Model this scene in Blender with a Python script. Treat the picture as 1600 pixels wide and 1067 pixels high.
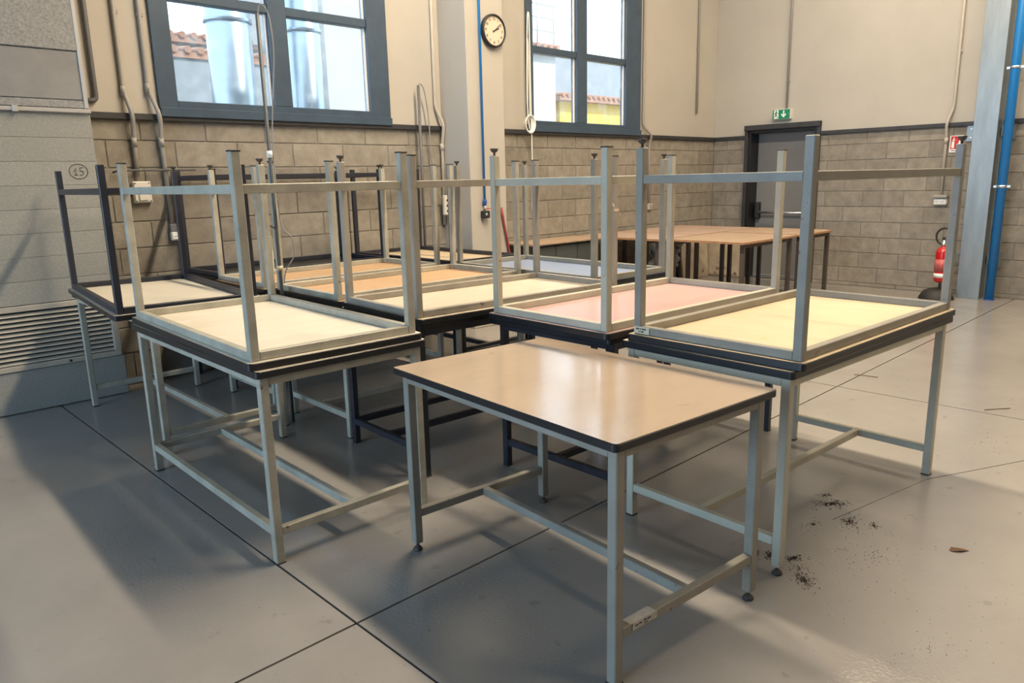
import bpy, bmesh, math, random
from mathutils import Vector, Matrix

random.seed(7)
for o in list(bpy.data.objects):
    bpy.data.objects.remove(o, do_unlink=True)
scene = bpy.context.scene
COL = scene.collection
PI = math.pi

# ------------------------------------------------------------------ camera
cam_data = bpy.data.cameras.new('camera')
cam_data.sensor_width = 36.0
cam_data.sensor_fit = 'HORIZONTAL'
cam_data.lens = 1155.787 / 1600 * 36.0
cam_data.clip_start = 0.05
cam_data.clip_end = 300
cam = bpy.data.objects.new('camera', cam_data)
COL.objects.link(cam)
FW = Vector((0.67847496, 0.70306708, -0.21299862))
RT = Vector((0.71595498, -0.69777846, -0.02266466))
UP = Vector((0.16456062, 0.13712002, 0.97678959))
M = Matrix.Identity(4)
for i in range(3):
    M[i][0] = RT[i]; M[i][1] = UP[i]; M[i][2] = -FW[i]
M[0][3], M[1][3], M[2][3] = 0.0, 0.0, 1.49546
cam.matrix_world = M
scene.camera = cam

# ------------------------------------------------------------------ view and light
vs = scene.view_settings
vs.view_transform = 'Standard'
vs.look = 'None'
vs.gamma = 1.0
vs.use_curve_mapping = False
vs.exposure = 0.0

world = bpy.data.worlds.new('daylight'); scene.world = world
world.use_nodes = True
wn = world.node_tree.nodes; wl = world.node_tree.links
wn.clear()
wo = wn.new('ShaderNodeOutputWorld'); wb = wn.new('ShaderNodeBackground')
wb.inputs[0].default_value = (0.66, 0.83, 1.0, 1)
wb.inputs[1].default_value = 4.2
wl.new(wb.outputs[0], wo.inputs[0])

def lamp(name, kind, energy, color, loc, direction, size=None, size_y=None, angle=None):
    d = bpy.data.lights.new(name, kind)
    d.energy = energy; d.color = color
    if kind == 'AREA':
        d.shape = 'RECTANGLE'; d.size = size; d.size_y = size_y
    if angle is not None:
        d.angle = angle
    o = bpy.data.objects.new(name, d); COL.objects.link(o)
    o.location = loc
    o.rotation_euler = Vector(direction).to_track_quat('-Z', 'Y').to_euler()
    return o

lamp('sun', 'SUN', 6.0, (1.0, 0.93, 0.80), (0, -10, 20), (-0.35, 0.62, -0.70), angle=0.02)
# row of ceiling luminaires running along the hall (long axis = y)
lamp('ceiling_luminaire_row', 'AREA', 600, (1.0, 0.82, 0.60), (3.95, 2.5, 5.75), (0, 0.0001, -1), size=0.22, size_y=4.4)
lamp('ceiling_luminaire_row_b', 'AREA', 330, (1.0, 0.81, 0.58), (8.6, 1.2, 5.75), (0.0, 0.0001, -1), size=0.30, size_y=6.5)
# big glazed bay on the far left side of the hall
lamp('left_bay_daylight', 'AREA', 270, (0.33, 0.64, 1.0), (-5.9, 3.2, 2.5), (1, 0.0, 0.0), size=5.2, size_y=3.0)
# unseen warm fill lamp, added behind the camera for the near table faces
lamp('warm_fill_row', 'AREA', 170, (1.0, 0.80, 0.57), (4.6, -4.6, 5.75), (0, 0.0001, -1), size=0.22, size_y=3.5)
# ------------------------------------------------------------------ materials
def mat(name, color, rough=0.6, metal=0.0, var=0.0, vscale=6.0, bump=0.0, bscale=60.0, color2=None, fleck=None,
        fleck_amt=0.0, fleck_scale=30.0, stretch=None, objrand=0.0, spec=0.5, coat=0.0, rvar=0.0):
    m = bpy.data.materials.new(name)
    m.use_nodes = True
    nt = m.node_tree; N = nt.nodes; L = nt.links
    N.clear()
    out = N.new('ShaderNodeOutputMaterial'); b = N.new('ShaderNodeBsdfPrincipled')
    L.new(b.outputs[0], out.inputs[0])
    b.inputs['Roughness'].default_value = rough
    b.inputs['Metallic'].default_value = metal
    b.inputs['Specular IOR Level'].default_value = spec
    if coat:
        b.inputs['Coat Weight'].default_value = coat
        b.inputs['Coat Roughness'].default_value = 0.15
    geo = N.new('ShaderNodeNewGeometry')
    vec = geo.outputs['Position']
    if stretch:
        mp = N.new('ShaderNodeMapping'); mp.inputs['Scale'].default_value = stretch
        L.new(vec, mp.inputs['Vector']); vec = mp.outputs[0]
    c1 = (*color, 1)
    col = None
    if var > 0:
        n = N.new('ShaderNodeTexNoise'); n.inputs['Scale'].default_value = vscale
        n.inputs['Detail'].default_value = 6; n.inputs['Roughness'].default_value = 0.62
        L.new(vec, n.inputs['Vector'])
        r = N.new('ShaderNodeValToRGB')
        c2 = color2 if color2 else tuple(max(0, x * (1 - var)) for x in color)
        c3 = color if color2 else tuple(min(1, x * (1 + var * 0.6)) for x in color)
        r.color_ramp.elements[0].position = 0.32; r.color_ramp.elements[0].color = (*c2, 1)
        r.color_ramp.elements[1].position = 0.68; r.color_ramp.elements[1].color = (*c3, 1)
        L.new(n.outputs['Fac'], r.inputs[0]); col = r.outputs[0]
        if rvar:
            mr = N.new('ShaderNodeMapRange')
            mr.inputs['To Min'].default_value = rough - rvar; mr.inputs['To Max'].default_value = rough + rvar
            L.new(n.outputs['Fac'], mr.inputs['Value']); L.new(mr.outputs[0], b.inputs['Roughness'])
    if fleck is not None:
        n2 = N.new('ShaderNodeTexNoise'); n2.inputs['Scale'].default_value = fleck_scale
        n2.inputs['Detail'].default_value = 3
        L.new(geo.outputs['Position'], n2.inputs['Vector'])
        r2 = N.new('ShaderNodeValToRGB')
        r2.color_ramp.elements[0].position = 1 - fleck_amt - 0.02; r2.color_ramp.elements[0].color = (0, 0, 0, 1)
        r2.color_ramp.elements[1].position = 1 - fleck_amt + 0.02; r2.color_ramp.elements[1].color = (1, 1, 1, 1)
        L.new(n2.outputs['Fac'], r2.inputs[0])
        mx = N.new('ShaderNodeMix'); mx.data_type = 'RGBA'
        L.new(r2.outputs[0], mx.inputs[0])
        if col is not None: L.new(col, mx.inputs[6])
        else: mx.inputs[6].default_value = c1
        mx.inputs[7].default_value = (*fleck, 1)
        col = mx.outputs[2]
    if objrand > 0:
        oi = N.new('ShaderNodeObjectInfo')
        mr = N.new('ShaderNodeMapRange'); mr.inputs['To Min'].default_value = 1 - objrand; mr.inputs['To Max'].default_value = 1 + objrand
        L.new(oi.outputs['Random'], mr.inputs['Value'])
        hs = N.new('ShaderNodeHueSaturation')
        L.new(mr.outputs[0], hs.inputs['Value'])
        if col is not None: L.new(col, hs.inputs['Color'])
        else: hs.inputs['Color'].default_value = c1
        col = hs.outputs[0]
    if col is not None: L.new(col, b.inputs['Base Color'])
    else: b.inputs['Base Color'].default_value = c1
    if bump > 0:
        n3 = N.new('ShaderNodeTexNoise'); n3.inputs['Scale'].default_value = bscale; n3.inputs['Detail'].default_value = 4
        L.new(vec, n3.inputs['Vector'])
        bp = N.new('ShaderNodeBump'); bp.inputs['Strength'].default_value = bump; bp.inputs['Distance'].default_value = 0.01
        L.new(n3.outputs['Fac'], bp.inputs['Height']); L.new(bp.outputs[0], b.inputs['Normal'])
    return m

def glass_mat(name):
    m = bpy.data.materials.new(name); m.use_nodes = True
    nt = m.node_tree; N = nt.nodes; L = nt.links; N.clear()
    out = N.new('ShaderNodeOutputMaterial')
    tr = N.new('ShaderNodeBsdfTransparent'); tr.inputs[0].default_value = (0.95, 0.97, 0.97, 1)
    gl = N.new('ShaderNodeBsdfGlossy'); gl.inputs['Roughness'].default_value = 0.03
    df = N.new('ShaderNodeBsdfTranslucent'); df.inputs[0].default_value = (0.9, 0.9, 0.86, 1)
    lw = N.new('ShaderNodeLayerWeight'); pw = N.new('ShaderNodeMath'); pw.operation = 'POWER'; pw.inputs[1].default_value = 4.0
    L.new(lw.outputs['Facing'], pw.inputs[0])
    fr = N.new('ShaderNodeMath'); fr.operation = 'MULTIPLY_ADD'; fr.inputs[1].default_value = 0.6; fr.inputs[2].default_value = 0.04
    L.new(pw.outputs[0], fr.inputs[0])
    m1 = N.new('ShaderNodeMixShader'); m2 = N.new('ShaderNodeMixShader')
    nz = N.new('ShaderNodeTexNoise'); nz.inputs['Scale'].default_value = 9; nz.inputs['Detail'].default_value = 8
    g = N.new('ShaderNodeNewGeometry'); L.new(g.outputs['Position'], nz.inputs['Vector'])
    mr = N.new('ShaderNodeMapRange'); mr.inputs['From Min'].default_value = 0.45; mr.inputs['From Max'].default_value = 0.75
    mr.inputs['To Min'].default_value = 0.03; mr.inputs['To Max'].default_value = 0.16
    L.new(nz.outputs['Fac'], mr.inputs['Value'])
    L.new(mr.outputs[0], m1.inputs[0]); L.new(tr.outputs[0], m1.inputs[1]); L.new(df.outputs[0], m1.inputs[2])
    L.new(fr.outputs[0], m2.inputs[0]); L.new(m1.outputs[0], m2.inputs[1]); L.new(gl.outputs[0], m2.inputs[2])
    L.new(m2.outputs[0], out.inputs[0])
    return m

MAT = dict(
    plaster=mat('plaster', (0.455, 0.428, 0.38), 0.85, var=0.05, vscale=1.6, bump=0.05, bscale=25),
    block=mat('concrete_block', (0.275, 0.252, 0.213), 0.95, var=0.22, vscale=9, bump=0.55, bscale=140, objrand=0.12),
    mortar=mat('mortar', (0.225, 0.21, 0.18), 0.95, var=0.2, vscale=14),
    trim=mat('dark_trim', (0.035, 0.036, 0.040), 0.5, var=0.3, vscale=12),
    floor=mat('epoxy_floor', (0.285, 0.272, 0.256), 0.17, var=0.12, vscale=1.1, bump=0.10, bscale=80,
              fleck=(0.24, 0.226, 0.208), fleck_amt=0.31, fleck_scale=9, spec=0.55, rvar=0.05),
    joint=mat('floor_joint', (0.05, 0.042, 0.035), 0.95, spec=0.1),
    frame_win=mat('window_paint', (0.045, 0.075, 0.115), 0.4, var=0.15, vscale=7),
    gasket=mat('window_gasket', (0.72, 0.70, 0.68), 0.6),
    glass=glass_mat('window_glass'),
    cream=mat('cream_paint', (0.40, 0.38, 0.31), 0.42, var=0.22, vscale=8, fleck=(0.16, 0.11, 0.07), fleck_amt=0.27, fleck_scale=26, bump=0.05, bscale=30),
    grey=mat('grey_paint', (0.275, 0.262, 0.222), 0.42, var=0.16, vscale=6, fleck=(0.15, 0.12, 0.09), fleck_amt=0.28, fleck_scale=24, bump=0.05, bscale=30),
    ivory=mat('ivory_paint', (0.47, 0.45, 0.36), 0.42, var=0.10, vscale=5, fleck=(0.20, 0.14, 0.09), fleck_amt=0.26, fleck_scale=22, bump=0.05, bscale=30),
    taupe=mat('taupe_paint', (0.31, 0.285, 0.24), 0.45, var=0.15, vscale=6, fleck=(0.15, 0.10, 0.07), fleck_amt=0.29, fleck_scale=25),
    dark=mat('navy_black_paint', (0.022, 0.024, 0.034), 0.42, var=0.3, vscale=6, fleck=(0.09, 0.085, 0.08), fleck_amt=0.25, fleck_scale=30),
    band=mat('black_edge_band', (0.013, 0.0135, 0.016), 0.38, var=0.3, vscale=15),
    laminate=mat('beige_laminate', (0.43, 0.335, 0.245), 0.15, var=0.05, vscale=2.5, bump=0.06, bscale=34,
                 fleck=(0.37, 0.285, 0.205), fleck_amt=0.30, fleck_scale=14, stretch=(1, 3, 1), spec=0.6, rvar=0.04, coat=0.35),
    u_white=mat('board_white', (0.74, 0.68, 0.56), 0.33, var=0.07, vscale=4, stretch=(1, 5, 1), fleck=(0.78, 0.74, 0.65), fleck_amt=0.34, fleck_scale=7),
    u_yellow=mat('board_yellow', (0.58, 0.47, 0.32), 0.40, var=0.08, vscale=4, stretch=(5, 1, 1), fleck=(0.60, 0.43, 0.20), fleck_amt=0.29, fleck_scale=6),
    u_pink=mat('board_pink', (0.50, 0.345, 0.325), 0.28, var=0.06, vscale=3),
    u_cream=mat('board_cream', (0.56, 0.48, 0.37), 0.45, var=0.14, vscale=4, stretch=(1.2, 9, 1)),
    u_orange=mat('board_orange', (0.50, 0.325, 0.18), 0.45, var=0.10, vscale=4, stretch=(1.2, 7, 1)),
    u_blue=mat('board_bluegrey', (0.23, 0.29, 0.42), 0.30, var=0.10, vscale=3),
    cap=mat('black_plastic', (0.02, 0.02, 0.022), 0.55),
    foot=mat('rusty_foot', (0.06, 0.05, 0.042), 0.6, var=0.4, vscale=40),
    steel=mat('galvanised_steel', (0.30, 0.335, 0.345), 0.38, metal=0.6, var=0.16, vscale=3, stretch=(3, 3, 0.6)),
    conduit=mat('conduit_grey', (0.31, 0.295, 0.27), 0.5),
    conduit_w=mat('conduit_cream', (0.47, 0.43, 0.365), 0.5),
    conduit_dk=mat('conduit_dark', (0.10, 0.10, 0.105), 0.45),
    plastic_w=mat('white_plastic', (0.66, 0.64, 0.58), 0.45),
    plastic_g=mat('grey_plastic', (0.16, 0.16, 0.17), 0.5),
    white=mat('white_print', (0.85, 0.86, 0.84), 0.5),
    blue=mat('blue_pipe', (0.012, 0.19, 0.52), 0.35),
    blue_dk=mat('blue_fitting', (0.02, 0.08, 0.35), 0.4),
    red=mat('red_enamel', (0.52, 0.012, 0.015), 0.28, coat=0.4),
    red_print=mat('red_print', (0.55, 0.03, 0.03), 0.5),
    hose_red=mat('red_hose', (0.27, 0.035, 0.045), 0.5),
    green=mat('sign_green', (0.0, 0.22, 0.11), 0.45),
    ink=mat('ink', (0.03, 0.03, 0.03), 0.6),
    dial=mat('clock_dial', (0.66, 0.55, 0.42), 0.4),
    door=mat('grey_door', (0.20, 0.205, 0.205), 0.38, var=0.08, vscale=2),
    door_dk=mat('black_door_frame', (0.012, 0.012, 0.014), 0.4),
    chrome=mat('brushed_steel', (0.70, 0.71, 0.72), 0.3, metal=0.9),
    panel_a=mat('rough_panel', (0.30, 0.295, 0.28), 0.95, var=0.30, vscale=60, bump=0.5, bscale=130),
    panel_b=mat('smooth_panel', (0.25, 0.245, 0.235), 0.9, var=0.10, vscale=5, bump=0.12, bscale=60),
    panel_c=mat('cladding_panel', (0.32, 0.315, 0.28), 0.9, var=0.14, vscale=70, bump=0.35, bscale=150, objrand=0.06),
    alu=mat('aluminium_profile', (0.45, 0.44, 0.42), 0.45, metal=0.3),
    louvre=mat('louvre_slat', (0.46, 0.42, 0.35), 0.55, var=0.12, vscale=10),
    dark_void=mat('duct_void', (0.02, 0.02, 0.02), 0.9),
    brown=mat('brown_board', (0.44, 0.32, 0.225), 0.45, var=0.12, vscale=4, stretch=(2, 2, 1)),
    brown2=mat('pink_board', (0.48, 0.35, 0.28), 0.42, var=0.10, vscale=3),
    raw_edge=mat('raw_board_edge', (0.40, 0.22, 0.11), 0.8, var=0.35, vscale=40),
    leg_brown=mat('brown_steel_leg', (0.085, 0.065, 0.055), 0.5, var=0.2, vscale=10),
    cabinet=mat('cabinet_grey', (0.075, 0.085, 0.085), 0.5, var=0.15, vscale=4),
    sheet=mat('stained_sheet', (0.44, 0.37, 0.28), 0.8, var=0.25, vscale=3.5, fleck=(0.17, 0.12, 0.08), fleck_amt=0.33, fleck_scale=5),
    tarp=mat('crumpled_plastic', (0.33, 0.31, 0.27), 0.4, var=0.4, vscale=7),
    paper=mat('peeling_paper', (0.50, 0.485, 0.45), 0.8, var=0.2, vscale=30),
    plate=mat('label_plate', (0.62, 0.56, 0.40), 0.5),
    dirt=mat('dirt', (0.07, 0.045, 0.028), 0.95, var=0.3, vscale=50),
    leaf=mat('dry_leaf', (0.13, 0.065, 0.032), 0.8),
    ceil=mat('ceiling_paint', (0.10, 0.097, 0.092), 0.9),
    pole_grey=mat('pole_grey', (0.09, 0.10, 0.105), 0.5),
    hall_far=mat('hall_far_paint', (0.16, 0.155, 0.15), 0.9),
    rubber=mat('black_rubber', (0.018, 0.018, 0.018), 0.6),
    silo=mat('stainless_flue', (0.30, 0.36, 0.42), 0.28, metal=0.8),
    facade_y=mat('yellow_render', (0.55, 0.36, 0.07), 0.9, var=0.1, vscale=2),
    facade_w=mat('white_render', (0.40, 0.385, 0.36), 0.9, var=0.06, vscale=2),
    facade_g=mat('grey_render', (0.22, 0.24, 0.26), 0.9, var=0.08, vscale=2),
    roof=mat('roof_tile', (0.33, 0.17, 0.11), 0.9, var=0.2, vscale=8),
    ground=mat('asphalt', (0.25, 0.24, 0.23), 0.95, var=0.2, vscale=3),
    ext_glass=mat('far_window_glass', (0.10, 0.14, 0.18), 0.2),
    rail_m=mat('grey_railing', (0.30, 0.30, 0.30), 0.6),
)

# ------------------------------------------------------------------ mesh helpers
def cbox(bm, lo, hi, ch=0.0, mi=0):
    """box, optionally with chamfered edges"""
    x0, y0, z0 = lo; x1, y1, z1 = hi
    if ch <= 0:
        v = [bm.verts.new(p) for p in ((x0,y0,z0),(x1,y0,z0),(x1,y1,z0),(x0,y1,z0),(x0,y0,z1),(x1,y0,z1),(x1,y1,z1),(x0,y1,z1))]
        for f in ((0,3,2,1),(4,5,6,7),(0,1,5,4),(1,2,6,5),(2,3,7,6),(3,0,4,7)):
            bm.faces.new([v[i] for i in f]).material_index = mi
        return v
    lo = (x0,y0,z0); hi = (x1,y1,z1)
    V = {}
    for sx in (0,1):
        for sy in (0,1):
            for sz in (0,1):
                s = (sx,sy,sz)
                for ax in range(3):
                    p = []
                    for k in range(3):
                        e = hi[k] if s[k] else lo[k]
                        if k != ax: e += -ch if s[k] else ch
                        p.append(e)
                    V[(s,ax)] = bm.verts.new(p)
    F = []
    for ax in range(3):
        o = [k for k in range(3) if k != ax]
        for side in (0,1):
            ring = []
            for a, b in ((0,0),(1,0),(1,1),(0,1)):
                s = [0,0,0]; s[ax] = side; s[o[0]] = a; s[o[1]] = b
                ring.append(V[(tuple(s),ax)])
            F.append(bm.faces.new(ring))
    for ax in range(3):
        o = [k for k in range(3) if k != ax]
        for a in (0,1):
            for b in (0,1):
                s0 = [0,0,0]; s0[o[0]] = a; s0[o[1]] = b
                s1 = list(s0); s1[ax] = 1
                s0 = tuple(s0); s1 = tuple(s1)
                F.append(bm.faces.new((V[(s0,o[0])],V[(s1,o[0])],V[(s1,o[1])],V[(s0,o[1])])))
    for sx in (0,1):
        for sy in (0,1):
            for sz in (0,1):
                s = (sx,sy,sz)
                F.append(bm.faces.new((V[(s,0)],V[(s,1)],V[(s,2)])))
    for f in F: f.material_index = mi
    bmesh.ops.recalc_face_normals(bm, faces=F)

def tube(bm, pts, r, seg=10, closed=False, mi=0, caps=True):
    pts = [Vector(p) for p in pts]
    n = len(pts); rings = []
    prev = None
    for i, p in enumerate(pts):
        if closed: d = pts[(i+1)%n] - pts[i-1]
        elif i == 0: d = pts[1]-pts[0]
        elif i == n-1: d = pts[-1]-pts[-2]
        else: d = (pts[i+1]-p).normalized() + (p-pts[i-1]).normalized()
        d = d.normalized() if d.length > 1e-9 else Vector((0,0,1))
        if prev is None:
            a = Vector((0,0,1)) if abs(d.z) < 0.9 else Vector((1,0,0))
            u = d.cross(a).normalized()
        else:
            u = (prev - d*prev.dot(d)).normalized()
        prev = u
        w = d.cross(u)
        rr = r[i] if isinstance(r, (list, tuple)) else r
        rings.append([bm.verts.new(p + (u*math.cos(2*PI*k/seg) + w*math.sin(2*PI*k/seg))*rr) for k in range(seg)])
    m = n if closed else n-1
    for i in range(m):
        A, B = rings[i], rings[(i+1)%n]
        for k in range(seg):
            f = bm.faces.new((A[k],A[(k+1)%seg],B[(k+1)%seg],B[k])); f.smooth = True; f.material_index = mi
    if not closed and caps:
        bm.faces.new(list(reversed(rings[0]))).material_index = mi
        bm.faces.new(rings[-1]).material_index = mi

def lathe(bm, prof, seg=24, mi=0, smooth=True):
    """profile list of (r,z) around local z"""
    rings = []
    for r, z in prof:
        if r < 1e-6: rings.append([bm.verts.new((0,0,z))])
        else: rings.append([bm.verts.new((r*math.cos(2*PI*k/seg), r*math.sin(2*PI*k/seg), z)) for k in range(seg)])
    for A, B in zip(rings[:-1], rings[1:]):
        if len(A) == 1 and len(B) == 1: continue
        for k in range(seg):
            if len(A) == 1: f = bm.faces.new((A[0],B[(k+1)%seg],B[k]))
            elif len(B) == 1: f = bm.faces.new((A[k],A[(k+1)%seg],B[0]))
            else: f = bm.faces.new((A[k],A[(k+1)%seg],B[(k+1)%seg],B[k]))
            f.smooth = smooth; f.material_index = mi

def prism(bm, poly, z0, z1, mi=0):
    a = [bm.verts.new((x,y,z0)) for x,y in poly]; b = [bm.verts.new((x,y,z1)) for x,y in poly]
    n = len(poly); F = []
    F.append(bm.faces.new(list(reversed(a)))); F.append(bm.faces.new(b))
    for i in range(n):
        F.append(bm.faces.new((a[i],a[(i+1)%n],b[(i+1)%n],b[i])))
    for f in F: f.material_index = mi
    bmesh.ops.recalc_face_normals(bm, faces=F)

def fin(name, bm, mats):
    me = bpy.data.meshes.new(name)
    bm.to_mesh(me); bm.free()
    for m in (mats if isinstance(mats, (list, tuple)) else [mats]):
        me.materials.append(MAT[m] if isinstance(m, str) else m)
    return me

def link(name, me, parent=None, loc=(0,0,0), rot=(0,0,0)):
    o = bpy.data.objects.new(name, me); COL.objects.link(o)
    o.location = loc; o.rotation_euler = rot
    if parent is not None: o.parent = parent
    return o

def box(name, lo, hi, m, parent=None, ch=0.0, loc=(0,0,0), rot=(0,0,0)):
    bm = bmesh.new(); cbox(bm, lo, hi, ch)
    return link(name, fin(name, bm, m), parent, loc, rot)

def empty(name, loc=(0,0,0), rot=(0,0,0)):
    o = bpy.data.objects.new(name, None); COL.objects.link(o)
    o.location = loc; o.rotation_euler = rot
    o.empty_display_size = 0.1
    return o

def tag(o, label, cat, group=None):
    o['label'] = label; o['category'] = cat
    if group: o['group'] = group
    return o

def struct(o):
    o['kind'] = 'structure'; return o

def text_mesh(name, body, size, m, extrude=0.0008):
    cu = bpy.data.curves.new(name + '_curve', 'FONT')
    cu.body = body; cu.size = size; cu.extrude = extrude
    cu.align_x = 'CENTER'; cu.align_y = 'CENTER'
    tmp = bpy.data.objects.new(name + '_tmp', cu)
    me = bpy.data.meshes.new_from_object(tmp)
    bpy.data.objects.remove(tmp, do_unlink=True); bpy.data.curves.remove(cu)
    me.name = name
    me.materials.clear(); me.materials.append(MAT[m])
    return me

YW = 6.095     # face of the window wall
XR = 10.185    # face of the right wall
HC = 6.0       # ceiling height

# rotations that put a flat thing (drawn in local xy, facing +z) onto a wall
ON_BACK = (PI/2, 0, 0)            # faces -y, local x -> +x, local y -> +z
ON_RIGHT = (PI/2, 0, -PI/2)       # faces -x, local x -> -y, local y -> +z

# ------------------------------------------------------------------ floor
fl = struct(box('floor', (-6.2,-8.2,-0.20), (XR+0.3, YW+0.3, -0.012), 'joint'))
xs = [-6.2,-2.8,1.2,5.207,9.2,XR+0.02]; ys = [-8.2,-5.95,-1.95,2.055,YW+0.02]
for i in range(len(xs)-1):
    for j in range(len(ys)-1):
        g = 0.005
        box('floor_slab', (xs[i]+g, ys[j]+g, -0.012), (xs[i+1]-g, ys[j+1]-g, 0.0), 'floor', fl)

# ------------------------------------------------------------------ window wall
wb_ = empty('wall_back'); struct(wb_)
WIN = [(2.19, 4.32), (6.18, 8.30)]
WZ0, WZ1 = 2.05, 4.45
def wall_piece(parent, lo, hi, m, name='wall_panel'):
    return box(name, lo, hi, m, parent)
wall_piece(wb_, (-6.2, YW+0.006, 0), (XR+0.3, YW+0.25, 2.0), 'mortar', 'masonry_backing')
for a, b in ((-6.2, WIN[0][0]), (WIN[0][1], WIN[1][0]), (WIN[1][1], XR+0.3)):
    wall_piece(wb_, (a, YW-0.006, 2.0), (b, YW+0.25, WZ1), 'plaster', 'plaster_panel')
for a, b in WIN:
    wall_piece(wb_, (a, YW-0.006, 2.0), (b, YW+0.25, WZ0), 'plaster', 'sill_panel')
wall_piece(wb_, (-6.2, YW-0.006, WZ1), (XR+0.3, YW+0.25, HC), 'plaster', 'plaster_panel')

ROWS = [(0.0, 0.05)] + [(0.05+0.2*k, 0.25+0.2*k) for k in range(9)] + [(1.85, 2.0)]
JG = 0.006
block_cache = {}
def block_mesh(w, h):
    k = (round(w,3), round(h,3))
    if k not in block_cache:
        bm = bmesh.new(); cbox(bm, (-w/2+JG, -0.018, -h/2+JG*0.8), (w/2-JG, 0.018, h/2-JG*0.8), 0.003)
        block_cache[k] = fin('block_mesh', bm, 'block')
    return block_cache[k]
def lay(parent, a0, a1, offs, place, skip=None):
    for r, (z0, z1) in enumerate(ROWS):
        off = offs[r % 2]
        x = a0; first = True
        cuts = [a0]
        k = math.floor((a0 - off)/0.5) + 1
        while off + k*0.5 < a1 - 0.02:
            if off + k*0.5 > a0 + 0.02: cuts.append(off + k*0.5)
            k += 1
        cuts.append(a1)
        for p, q in zip(cuts[:-1], cuts[1:]):
            if skip and skip(p, q, z0, z1): continue
            loc, rot = place((p+q)/2, (z0+z1)/2)
            loc = (loc[0], loc[1], loc[2])
            o = link('block', block_mesh(q-p, z1-z0), parent, loc, rot)
lay(wb_, 1.66, XR-0.002, (0.03, 0.28), lambda u, z: ((u, YW+0.018 + random.uniform(-0.0015,0.0015), z), (0,0,0)),
    skip=lambda p, q, z0, z1: p > 4.96 and q < 5.43)

# ------------------------------------------------------------------ right wall with door
wr = empty('wall_right'); struct(wr)
DY0, DY1, DZ = 4.50, 5.54, 2.13
wall_piece(wr, (XR+0.006, DY1, 0), (XR+0.3, YW+0.25, 2.0), 'mortar', 'masonry_backing')
wall_piece(wr, (XR+0.006, -8.2, 0), (XR+0.3, DY0, 2.0), 'mortar', 'masonry_backing')
wall_piece(wr, (XR-0.006, DY1, 2.0), (XR+0.3, YW-0.008, HC), 'plaster', 'plaster_panel')
wall_piece(wr, (XR-0.006, -8.2, 2.0), (XR+0.3, DY0, HC), 'plaster', 'plaster_panel')
wall_piece(wr, (XR-0.006, DY0, DZ), (XR+0.3, DY1, HC), 'plaster', 'plaster_panel')
lay(wr, DY1, YW-0.002, (0.37, 0.12), lambda u, z: ((XR+0.018, u, z), (0,0,PI/2)))
lay(wr, 0.6, DY0, (0.37, 0.12), lambda u, z: ((XR+0.018 + random.uniform(-0.0015,0.0015), u, z), (0,0,PI/2)))

# other walls and ceiling of the hall (out of view; they close the room)
struct(box('wall_front', (-6.2,-8.4,0), (XR+0.3,-8.2,HC), 'hall_far'))
wlft = empty('wall_left'); struct(wlft)
box('wall_panel', (-6.4,-8.4,0), (-6.2,0.4,HC), 'hall_far', wlft)
box('wall_panel', (-6.4,6.0,0), (-6.2,YW+0.3,HC), 'hall_far', wlft)
box('wall_panel', (-6.4,0.4,4.2), (-6.2,6.0,HC), 'hall_far', wlft)
box('wall_panel', (-6.4,0.4,0), (-6.2,6.0,0.4), 'hall_far', wlft)
struct(box('ceiling', (-6.4,-8.4,HC), (XR+0.5, YW+0.5, HC+0.25), 'ceil'))

# trims above the block courses
tr1 = struct(box('trim_1', (1.66, YW-0.034, 2.0), (4.945, YW-0.005, 2.046), 'trim', ch=0.003))
struct(box('trim_2', (5.45, YW-0.034, 2.0), (XR-0.006, YW-0.005, 2.046), 'trim', ch=0.003))
struct(box('trim_3', (XR-0.034, DY1+0.03, 2.0), (XR-0.005, YW-0.036, 2.046), 'trim', ch=0.003))
struct(box('trim_4', (XR-0.034, 2.60, 2.0), (XR-0.005, DY0-0.04, 2.046), 'trim', ch=0.003))
struct(box('trim_5', (XR-0.034, -1.0, 2.0), (XR-0.005, 2.36, 2.046), 'trim', ch=0.003))

# ------------------------------------------------------------------ windows
def window(idx, x0, x1, p):
    w = struct(empty('window_%d' % idx))
    y0, y1 = YW-0.03, YW+0.07
    (a0,a1),(b0,b1) = p
    zr = [2.152, 2.885, 2.957, 3.69, 3.762, 4.33]
    box('jamb', (x0, y0, 2.05), (a0, y1, WZ1), 'frame_win', w, ch=0.004)
    box('jamb', (b1, y0, 2.05), (x1, y1, WZ1), 'frame_win', w, ch=0.004)
    box('mullion', (a1, y0, 2.152), (b0, y1, 4.33), 'frame_win', w, ch=0.004)
    box('bottom_rail', (a0, y0, 2.05), (b1, y1, 2.152), 'frame_win', w, ch=0.004)
    box('sill', (x0, YW-0.05, 2.03), (x1, YW-0.032, 2.10), 'frame_win', w, ch=0.003)
    box('top_rail', (a0, y0, 4.33), (b1, y1, WZ1), 'frame_win', w, ch=0.004)
    for (u0,u1) in p:
        for k in (1,3):
            box('transom', (u0, y0+0.01, zr[k]), (u1, y1, zr[k+1]), 'frame_win', w, ch=0.004)
        for k in (0,2,4):
            box('pane', (u0, YW+0.03, zr[k]), (u1, YW+0.036, zr[k+1]), 'glass', w)
            bm = bmesh.new()
            cbox(bm, (u1-0.014, YW+0.008, zr[k]), (u1, YW+0.03, zr[k+1]))
            cbox(bm, (u0, YW+0.008, zr[k]), (u0+0.012, YW+0.03, zr[k+1]))
            link('glazing_bead', fin('glazing_bead', bm, 'gasket'), w)
    return w
window(1, 2.19, 4.32, ((2.335,3.14),(3.305,4.10)))
window(2, 6.18, 8.30, ((6.285,7.03),(7.215,7.985)))

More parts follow.
